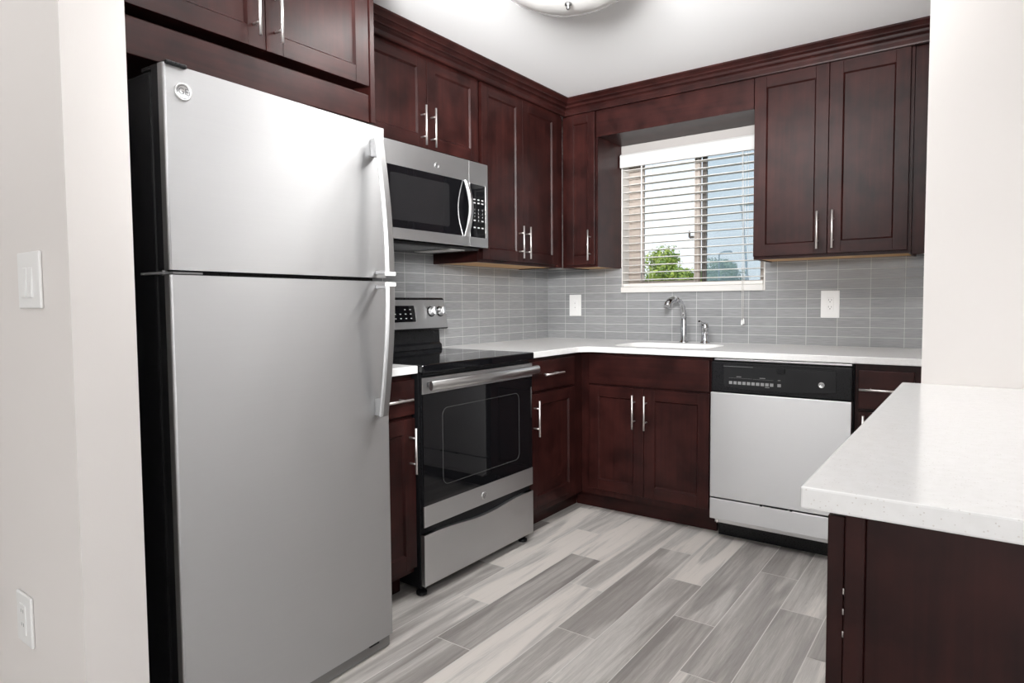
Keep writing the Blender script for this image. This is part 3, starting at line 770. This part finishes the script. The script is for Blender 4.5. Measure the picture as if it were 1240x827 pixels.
# ------------------------------------------------------------------ range
def kitchen_range():
    ya, yb = -1.9175, -1.1605; yc = (ya+yb)/2
    t = thing('kitchen_range', 'stainless and black electric range with a smooth glass cooktop', 'range', (.35, yc, 0))
    bm = B(); box(bm, .03, .640, ya+.002, yb-.002, .035, .895); finish('body', bm, M['black_matt'], t, .003)
    bm = B(); box(bm, .03, .668, ya, yb, .884, .9165); finish('cooktop', bm, M['blackglass'], t, .005, seg=3)
    ct = None
    F = FX(.640)
    # oven door
    bm = B(); fbox(bm, F, ya+.004, yb-.004, .279, .866, 0.0, .014); d = finish('oven_door', bm, M['black'], t, .003)
    bm = B(); fbox(bm, F, ya+.005, yb-.005, .802, .865, .014, .020); finish('top_trim', bm, M['steel'], d, .001)
    bm = B(); fbox(bm, F, ya+.006, yb-.006, .363, .802, .014, .0190); finish('window', bm, M['blackglass'], d, .001)
    bm = B(); fbox(bm, F, ya+.005, yb-.005, .280, .363, .014, .020); finish('bottom_trim', bm, M['steel'], d, .001)
    bm = B(); pts = rrect(-1.80, -1.275, .425, .735, .03, 8); n = len(pts)
    tube(bm, [F(p[0], p[1], .0192) for p in pts+pts[:1]], .0012, 6, cap=False); finish('window_outline', bm, mat('outline_grey', (.055, .055, .055), .4), d)
    badge(at(F, 0, 0, .020), yc, .318, .017, d, .002)
    bm = B()   # broad tube handle
    hp = [(.060+.012*math.cos(2*math.pi*k/16), .838+.019*math.sin(2*math.pi*k/16)) for k in range(16)]
    poly(bm, Fr((.640, 0, 0), (1,0,0), (0,0,1), (0,1,0)), hp, ya+.010, yb-.012, smooth=True)
    finish('handle', bm, M['steel_trim'], d, .001)
    for y in (ya+.030, yb-.055):
        bm = B(); box(bm, .659, .694, y, y+.022, .829, .847); finish('handle_post', bm, M['steel_trim'] if y > yc else M['black'], d, .002)
    # storage drawer with a scooped top edge
    bm = B(); top = []
    for i in range(25):
        s = i/24; y = ya+.004+(yb-ya-.008)*s
        dip = .018*(0.5-0.5*math.cos(2*math.pi*min(max((s-.10)/.80, 0), 1)))
        top.append((y, .250-dip))
    poly(bm, F, [(ya+.004, .046), (yb-.004, .046)]+top[::-1], 0, .021); finish('drawer', bm, M['steel'], t, .0015)
    # vent slot between cooktop and door
    bm = B(); fbox(bm, F, ya+.02, yb-.02, .871, .880, .001, .010); fbox(bm, F, yc-.02, yc+.02, .874, .8835, .010, .016); finish('vent_trim', bm, M['black'], t)
    for x, y in ((.615, ya+.03), (.615, yb-.03), (.10, ya+.03), (.10, yb-.03)):
        bm = B(); tube(bm, [(x, y, .0002), (x, y, .012), (x, y, .0121), (x, y, .036)], [.022, .022, .012, .012], 12); finish('foot', bm, M['black'], t)
    # backguard
    bm = B(); K = Fr((0, 0, 0), (1,0,0), (0,0,1), (0,1,0))
    poly(bm, K, [(.012, .916), (.088, .9165), (.084, .940), (.070, .950), (.066, 1.02), (.012, 1.06)], ya+.006, yb-.006); finish('vent_riser', bm, M['black'], t, .003)
    x1, z1, x2, z2 = .125, 1.024, .095, 1.174
    bm = B(); poly(bm, K, [(.012, 1.020), (.118, 1.020), (.124, 1.024), (.094, 1.177), (.086, 1.182), (.012, 1.182)], ya, yb); g = finish('backguard', bm, M['black'], t, .004)
    up = Vector((x2-x1, 0, z2-z1)); Lz = up.length; up.normalize(); out = Vector((up.z, 0, -up.x))
    G = Fr((x1, yc, z1), (0,1,0), up, out); hw = (yb-ya)/2
    bm = B(); poly(bm, G, rrect(-hw+.006, hw-.006, .004, Lz-.004, .008, 5), .0, .0025); finish('steel_face', bm, M['steel'], g)
    bm = B(); poly(bm, G, rrect(-.155, .147, .038, .120, .008, 5), .002, .0042); finish('display', bm, M['blackglass'], g)
    bm = B(); pts = rrect(-.156, .148, .037, .121, .009, 5); tube(bm, [G(p[0], p[1], .003) for p in pts+pts[:1]], .0016, 6, cap=False); finish('display_rim', bm, M['steel_trim'], g)
    bm = B()
    for i, (r_, v) in enumerate(((0, .100), (1, .078), (2, .056))):
        for k in range(8):
            u = -.135+k*.035
            if r_ == 0 and k < 6: continue
            if r_ and 1 <= k <= 3: continue
            fbox(bm, G, u, u+.010, v-.0022, v+.0022, .0040, .0046)
    finish('display_print', bm, M['print'], g)
    for u in (-.335, -.270, .262, .330):
        kf = at(G, u, .088, .0025)
        bm = B(); lathe(bm, [(.027, 0), (.027, .003), (.023, .0055), (0, .0055)], kf, 24); finish('knob_skirt', bm, M['black'], g)
        bm = B(); lathe(bm, [(.0225, .005), (.0215, .007), (.0200, .026), (.017, .029), (0, .029)], kf, 24)
        fbox(bm, kf, -.0055, .0055, -.0195, .0195, .024, .038); finish('knob', bm, M['steel_trim'], g, .001)
        bm = B()
        for a in range(7):
            an = math.radians(-30+a*40); fbox(bm, kf, .033*math.cos(an)-.0015, .033*math.cos(an)+.0015, .033*math.sin(an)-.0015, .033*math.sin(an)+.0015, .0, .0006)
        finish('knob_marks', bm, M['print_grey'], g)
kitchen_range()

# ------------------------------------------------------------------ microwave
def microwave():
    ya, yb = -1.912, -1.158; xf = .395
    t = thing('microwave', 'stainless over-the-range microwave with black window under the cabinet', 'microwave', (.2, -1.535, 1.41))
    bm = B(); box(bm, .004, .352, ya+.003, yb-.003, 1.424, 1.841); finish('body', bm, M['black_matt'], t, .003)
    bm = B(); poly(bm, Fr((0,0,0), (1,0,0), (0,0,1), (0,1,0)), [(.02, 1.4235), (.02, 1.412), (.345, 1.412), (.352, 1.4235)], ya+.02, yb-.02); finish('vent_base', bm, M['black'], t, .002)
    bm = B(); poly(bm, Fr((0, 0, 1.412), (1,0,0), (0,1,0), (0,0,-1)), rrect(.09, .335, -1.375, -1.262, .012, 4), -.004, .003); finish('lamp_lens', bm, M['lens'], t)
    bm = B(); poly(bm, Fr((0, 0, 1.412), (1,0,0), (0,1,0), (0,0,-1)), rrect(.10, .32, -1.80, -1.46, .012, 4), -.004, .002); finish('grease_filter', bm, M['steel_dark'], t)
    F = FX(.352)
    ys = -1.302
    bm = B(); fbox(bm, F, ya, ys-.001, 1.425, 1.832, .002, .043); d = finish('door', bm, M['steel'], t, .002)
    bm = B(); poly(bm, at(F, 0, 0, .043), rrect(ya+.045, ys-.004, 1.472, 1.731, .004, 3), -.001, .0008); w = finish('window', bm, M['blackglass'], d)
    bm = B(); poly(bm, at(F, 0, 0, .043), rrect(ya+.10, -1.445, 1.505, 1.700, .010, 4), .0008, .0013); finish('window_mesh', bm, mat('smoked_mesh', (.014, .014, .015), .12), d)
    badge(at(F, 0, 0, .043), -1.526, 1.770, .014, d, .002)
    bm = B(); zs = [1.470+.262*i/20 for i in range(21)]; hw = .0135; secs = []
    for z in zs:
        s = (z-1.470)/.262; w_ = .050+.030*math.sin(math.pi*s)
        secs.append([bm.verts.new(F(-1.331+a, z, w_+b)) for a, b in ((-hw, -.006), (-hw, .002), (-hw*.5, .006), (hw*.5, .006), (hw, .002), (hw, -.006))])
    for a, b in zip(secs, secs[1:]):
        for k in range(6): bm.faces.new((a[k], a[(k+1) % 6], b[(k+1) % 6], b[k]))
    bm.faces.new(secs[0]); bm.faces.new(secs[-1][::-1])
    for z in (1.474, 1.722): fbox(bm, F, -1.338, -1.324, z, z+.008, .043, .053)
    finish('handle', bm, M['steel_trim'], d, .001)
    bm = B(); fbox(bm, F, ys+.001, yb, 1.425, 1.832, .002, .043); p = finish('control_panel', bm, M['steel'], t, .002)
    bm = B(); poly(bm, at(F, 0, 0, .043), rrect(ys+.004, -1.180, 1.470, 1.726, .005, 4), -.001, .0008); finish('keypad', bm, M['blackglass'], p)
    bm = B(); pts = rrect(ys+.004, -1.179, 1.469, 1.727, .006, 4); tube(bm, [F(q[0], q[1], .0437) for q in pts+pts[:1]], .0018, 6, cap=False); finish('keypad_rim', bm, M['steel_trim'], p)
    bm = B(); f = at(F, 0, 0, .0440)
    rows = [(1.652, '---'), (1.636, '-=-'), (1.603, '123'), (1.586, '456'), (1.569, '789'), (1.552, '-0-'), (1.518, '-o-')]
    for z, s in rows:
        for k, ch in enumerate(s):
            u = -1.264+k*.030
            if ch.isdigit(): text(bm, f, ch, u, z, .0125)
            else: fbox(bm, f, u-.0075, u+.0075, z-.003, z+.003, 0, .0004)
    finish('key_print', bm, M['print'], p)
microwave()

# ------------------------------------------------------------------ dishwasher
def dishwasher():
    a, b = 1.3465, 1.9515; yf = -.660
    t = thing('dishwasher', 'stainless dishwasher with black control panel under the back worktop', 'dishwasher', ((a+b)/2, -.35, 0))
    bm = B(); box(bm, a-.004, b+.002, -.608, -.02, .10, .876); finish('tub', bm, M['black_matt'], t)
    F = FY(-.610)
    bm = B(); fbox(bm, F, a+.012, b-.004, .872, .880, -.01, .030); finish('top_strip', bm, M['steel_trim'], t, .001)
    bm = B(); fbox(bm, F, a, b, .7205, .866, .002, .040)
    # moulded bezel round a recessed panel, bowed along its lower edge
    o = [(a+.004, .724), (b-.004, .724), (b-.004, .860), (a+.004, .860)]
    c = finish('control_panel', bm, M['black'], t, .006, seg=3)
    bm = B(); pts = [(a+.058, .846), (b-.062, .846), (b-.062, .752)]
    for i in range(1, 14):
        s = i/14; u = (b-.062)+(a+.058-(b-.062))*s; pts.append((u, .752-.014*math.sin(math.pi*s)))
    pts.append((a+.058, .752)); poly(bm, F, pts, .038, .0425); ins = finish('fascia', bm, mat('fascia_black', (.012, .012, .013), .35, spec=0.25), c, .002)
    bm = B(); poly(bm, F, rrect(a+.30, a+.335, .826, .846, .004, 3), .040, .050); fbox(bm, F, a+.06, b-.07, .846, .852, .036, .044); finish('latch', bm, M['black_matt'], c, .002)
    bm = B(); fbox(bm, F, a+.060, a+.195, .8455, .8475, .0425, .0445); finish('latch_edge', bm, M['print_grey'], c)
    bm = B()
    for k in range(10): fbox(bm, F, a+.086+k*.0205, a+.101+k*.0205, .763, .777, .0424, .0430)
    fbox(bm, F, a+.303, a+.318, .763, .777, .0424, .0430)
    fbox(bm, F, a+.250, a+.268, .756, .759, .0424, .0430)
    finish('button_print', bm, mat('button_grey', (.25, .25, .25), .4), c)
    bm = B()
    fbox(bm, F, a+.085, a+.19, .792, .7928, .0424, .0430); fbox(bm, F, a+.195, a+.285, .791, .7918, .0424, .0430)
    fbox(bm, F, a+.12, a+.142, .797, .801, .0424, .0430); fbox(bm, F, a+.225, a+.250, .796, .800, .0424, .0430); fbox(bm, F, a+.304, a+.316, .791, .795, .0424, .0430)
    finish('panel_print', bm, M['print_grey'], c)
    badge(at(F, 0, 0, .0425), a+.485, .784, .0125, c, .002)
    bm = B(); fbox(bm, F, a, b, .214, .720, .002, .050); finish('door_panel', bm, M['steel'], t, .003)
    bm = B(); fbox(bm, F, a, b, .108, .2075, .002, .050); finish('lower_panel', bm, M['steel'], t, .003)
    bm = B(); fbox(bm, F, a+.024, b-.01, .092, .108, .0, .042); finish('lower_lip', bm, M['steel_trim'], t, .001)
    bm = B(); fbox(bm, F, a+.235, a+.245, .206, .2135, .02, .051); fbox(bm, F, a+.365, a+.375, .206, .2135, .02, .051); fbox(bm, F, a+.25, a+.355, .2095, .2125, .03, .0515); finish('vent_slot', bm, M['black'], t)
    bm = B(); box(bm, a+.012, b, -.556, -.54, .0005, .095); finish('kick_plate', bm, M['black'], t)
    bm = B(); tube(bm, [(a+.035, -.650, .088), (a+.035, -.650, .100)], .005, 8); finish('level_screw', bm, M['nickel'], t)
dishwasher()

# ------------------------------------------------------------------ faucet
def faucet():
    t = thing('faucet', 'chrome pull-out kitchen faucet with a curved spout behind the sink', 'faucet', (.99, -.085, .9142))
    base = Vector((.99, -.085, 0))
    Z = Fr(base, (1,0,0), (0,1,0), (0,0,1))
    bm = B(); lathe(bm, [(.027, .9142), (.027, .918), (.020, .924), (.0175, .930), (.0165, 1.045), (.0160, 1.052), (.0, 1.053)], Z, 24); finish('body', bm, M['chrome'], t)
    dx = Vector((-.24, -.97, 0))
    def P(h, z): return base+dx*h+Vector((0, 0, z))
    pts = [P(0, 1.053), P(.002, 1.085), P(.012, 1.120), P(.032, 1.148), P(.058, 1.164), P(.085, 1.169)]
    bm = B(); tube(bm, pts, [.0155, .0155, .0150, .0145, .014, .014], 16); finish('spout', bm, M['chrome'], t)
    pts = [P(.085, 1.169), P(.110, 1.166), P(.135, 1.155), P(.155, 1.138), P(.165, 1.124)]
    bm = B(); tube(bm, pts, [.0155, .0175, .019, .019, .016], 16); finish('spray_head', bm, M['chrome'], t)
    bm = B(); tube(bm, [P(.165, 1.124), P(.168, 1.119)], .015, 16); finish('nozzle', bm, M['grey'], t)
    v = thing('faucet_valve', 'small chrome lever valve standing right of the faucet', 'faucet', (1.115, -.085, .9142))
    Z2 = Fr((1.115, -.085, 0), (1,0,0), (0,1,0), (0,0,1))
    bm = B(); lathe(bm, [(.027, .9142), (.027, .918), (.0215, .923), (.0195, .929), (.019, .990), (.021, .998), (.021, 1.018), (.016, 1.028), (0, 1.032)], Z2, 24); finish('body', bm, M['chrome'], v)
    bm = B(); tube(bm, [(1.114, -.088, 1.018), (1.108, -.104, 1.028), (1.102, -.118, 1.034), (1.097, -.130, 1.040)], [.009, .007, .006, .0065], 12); finish('lever', bm, M['chrome'], v)
faucet()

# ------------------------------------------------------------------ plates on the walls
def plates():
    F = FY(0.0)
    o = thing('light_switch', 'white single switch plate on the tiles left of the window', 'switch', (.215, 0, 1.062))
    bm = B(); fbox(bm, F, .170, .258, 1.063, 1.203, .0003, .006); finish('plate', bm, M['white'], o, .002)
    bm = B(); fbox(bm, F, .197, .231, 1.098, 1.168, .005, .0085); finish('rocker', bm, M['white'], o, .0015)
    bm = B(); fbox(bm, F, .211, .217, 1.118, 1.121, .0085, .0088); fbox(bm, F, .211, .217, 1.146, 1.149, .0085, .0088); finish('rocker_marks', bm, M['print_grey'], o)
    o = thing('wall_outlet', 'white duplex outlet on the tiles right of the window', 'outlet', (1.747, 0, 1.060))
    bm = B(); fbox(bm, F, 1.703, 1.792, 1.061, 1.204, .0003, .006); finish('plate', bm, M['white'], o, .002)
    bm = B(); fbox(bm, F, 1.7305, 1.7645, 1.098, 1.168, .005, .0075); finish('receptacle', bm, M['white'], o, .001)
    bm = B()
    for z in (1.115, 1.151):
        fbox(bm, F, 1.7395, 1.7415, z, z+.009, .0073, .0078); fbox(bm, F, 1.7535, 1.7555, z, z+.008, .0073, .0078)
        lathe(bm, [(0, .0005), (.0026, .0005), (.0026, 0)], at(F, 1.7475, z-.006, .0073), 10)
    finish('slots', bm, M['bronze'], o)
    G = FY(-3.17)
    o = thing('light_switch', 'white double switch plate on the near left wall', 'switch', (.70, -3.17, 1.145))
    bm = B(); fbox(bm, G, .640, .768, 1.147, 1.2705, .0003, .0075); finish('plate', bm, M['white'], o, .003)
    for u in (.672, .706):
        bm = B(); poly(bm, Fr((u, -3.17, 0), (0,-1,0), (0,0,1), (1,0,0)), [(.006, 1.170), (.012, 1.172), (.008, 1.236), (.006, 1.238)], 0, .024); finish('rocker', bm, M['white'], o, .001)
    o = thing('wall_outlet', 'white outlet plate low on the near left wall', 'outlet', (.575, -3.17, .352))
    bm = B(); fbox(bm, G, .530, .622, .353, .474, .0003, .0075); finish('plate', bm, M['white'], o, .003)
    bm = B(); fbox(bm, G, .556, .592, .378, .449, .006, .0095); finish('receptacle', bm, M['white'], o, .001)
    bm = B()
    for z in (.397, .430): fbox(bm, G, .567, .569, z, z+.008, .0094, .0098); fbox(bm, G, .579, .581, z, z+.008, .0094, .0098)
    finish('slots', bm, M['grey'], o)
plates()

# ------------------------------------------------------------------ ceiling light
def ceiling_light():
    c = Vector((1.193, -1.709, 0))
    t = thing('ceiling_light', 'round frosted flush-mount ceiling light in the middle of the kitchen ceiling', 'lamp', (c.x, c.y, 2.17))
    Z = Fr(c, (1,0,0), (0,1,0), (0,0,1))
    bm = B(); lathe(bm, [(.20, H-.0005), (.20, 2.312), (.19, 2.305), (0, 2.305)], Z, 48); finish('pan', bm, M['nickel'], t)
    bm = B(); lathe(bm, [(.243, 2.303), (.247, 2.294), (.250, 2.290), (.249, 2.284), (.225, 2.256), (.18, 2.228), (.12, 2.208), (.06, 2.199), (.0, 2.197)], Z, 64); finish('glass_bowl', bm, M['bowl'], t)
    bm = B(); n = 64; tube(bm, [(c.x+.2505*math.cos(2*math.pi*k/n), c.y+.2505*math.sin(2*math.pi*k/n), 2.290) for k in range(n+1)], .0032, 8, cap=False); finish('rim', bm, M['bronze'], t)
    bm = B(); lathe(bm, [(0, 2.197), (.012, 2.196), (.012, 2.190), (.006, 2.187), (.0075, 2.180), (.004, 2.174), (0, 2.173)], Z, 16); finish('finial', bm, M['steel_dark'], t)
    # assumed lamp light: a ring of unseen spots added round the bowl, throwing downwards
    for k in range(12):
        a = 2*math.pi*k/12; ld = bpy.data.lights.new('lamp_fill_spot', 'SPOT'); ld.energy = LAMP_FILL/12; ld.color = (1.0, .995, .985)
        ld.spot_size = math.radians(176); ld.spot_blend = 0.6; ld.shadow_soft_size = 0.0
        o = bpy.data.objects.new('lamp_fill_spot', ld); C.objects.link(o); o.location = (c.x+.263*math.cos(a), c.y+.263*math.sin(a), 2.283)
ceiling_light()

# ------------------------------------------------------------------ outside the window
def tree(label, x, y, zc, rx, rz, nleaf, ls, m, seed, zg=-2.6):
    rnd = random.Random(seed)
    t = thing('tree', label, 'tree', (x, y, zg))
    bm = B(); tube(bm, [(x, y, zg), (x+.08, y, zg+(zc-zg)*.6), (x+.03, y+.05, zc+rz*.3)], [.16, .12, .04], 8)
    for k in range(7):
        a = k*.9; tube(bm, [(x+.05, y, zg+(zc-zg)*.65), (x+math.cos(a)*rx*.6, y+math.sin(a)*rx*.6, zc+rz*.25*math.sin(k*2.0))], [.07, .02], 6)
    finish('trunk', bm, M['bark'], t)
    bm = B(); cl = []
    for k in range(46):
        a = rnd.uniform(0, 6.283); q = rnd.uniform(-.9, .95); sr = math.sqrt(1-q*q)*rnd.uniform(.45, .85)
        cl.append((Vector((x+math.cos(a)*sr*rx, y+math.sin(a)*sr*rx, zc+q*rz*.82)), rnd.uniform(.20, .36)*rx))
    for k in range(nleaf):
        c, cr = rnd.choice(cl)
        d = Vector((rnd.gauss(0, 1), rnd.gauss(0, 1), rnd.gauss(0, 1))).normalized()
        p = c+d*cr*rnd.uniform(.6, 1.08); s = ls*rnd.uniform(.6, 1.3)
        u = d.cross(Vector((rnd.gauss(0, 1), rnd.gauss(0, 1), rnd.gauss(0, 1)))).normalized(); w = d.cross(u)
        u = (u+d*.4*rnd.uniform(-1, 1)).normalized()
        vs_ = [bm.verts.new(p+u*s*a+w*s*b+d*s*e) for a, b, e in ((-1, 0, 0), (0, -.5, .15), (1, 0, 0), (0, .5, .15))]
        bm.faces.new(vs_)
    finish('foliage', bm, m, t, recalc=False)
def outside():
    bm = B(); box(bm, -60, 40, .5, 90, -2.7, -2.6); struct(finish('ground', bm, mat('dry_grass', (.20, .22, .10), .95)))
    tree('bright green leafy tree filling the lower left window pane', -7.75, 20.0, 1.75, 1.35, 1.55, 7000, .075, M['leaf'], 4)
    tree('lower green tree right of the leafy tree, beside the window mullion', -9.1, 26.0, 1.55, 1.2, 1.25, 4500, .08, M['leaf'], 9)
    tree('hazy grey-green tree seen through the right window pane', -10.9, 36.5, 2.35, 1.5, 1.55, 5000, .10, M['leaf2'], 12)
    h = thing('garden_building', 'pale low building beyond the trees outside the window', 'building', (-14.5, 42, -2.6))
    bm = B(); box(bm, -19, -11.5, 40, 44, -2.6, 2.72); finish('wall', bm, M['roof'], h)
    bm = B(); box(bm, -19.2, -11.3, 39.8, 44.2, 2.72, 2.86); finish('roof', bm, M['white_trim'], h)
    t = thing('street_lamp', 'small street lamp in front of the hazy tree outside', 'street lamp', (-10.0, 33.0, -2.6))
    bm = B(); tube(bm, [(-9.75, 33, -2.6), (-9.78, 33, 3.78), (-9.72, 33, 3.90), (-9.45, 33, 3.95)], .045, 8); finish('pole', bm, M['pole'], t)
    bm = B(); poly(bm, Fr((-9.30, 33, 3.93), (1,0,0), (0,0,1), (0,-1,0)), rrect(-.24, .24, -.06, .08, .05, 4), -.10, .10); finish('lamp_head', bm, M['pole'], t)
    t = thing('utility_pole', 'thin blue-grey pole with a short top arm outside the right pane', 'pole', (-4.4, 20, -2.6))
    bm = B(); tube(bm, [(-4.05, 20, -2.6), (-4.44, 20, 1.9), (-4.67, 20, 4.60)], .040, 8); finish('shaft', bm, M['pole'], t)
    bm = B(); tube(bm, [(-4.72, 20, 4.60), (-3.95, 20, 4.60)], .045, 8); finish('arm', bm, M['pole'], t)
outside()
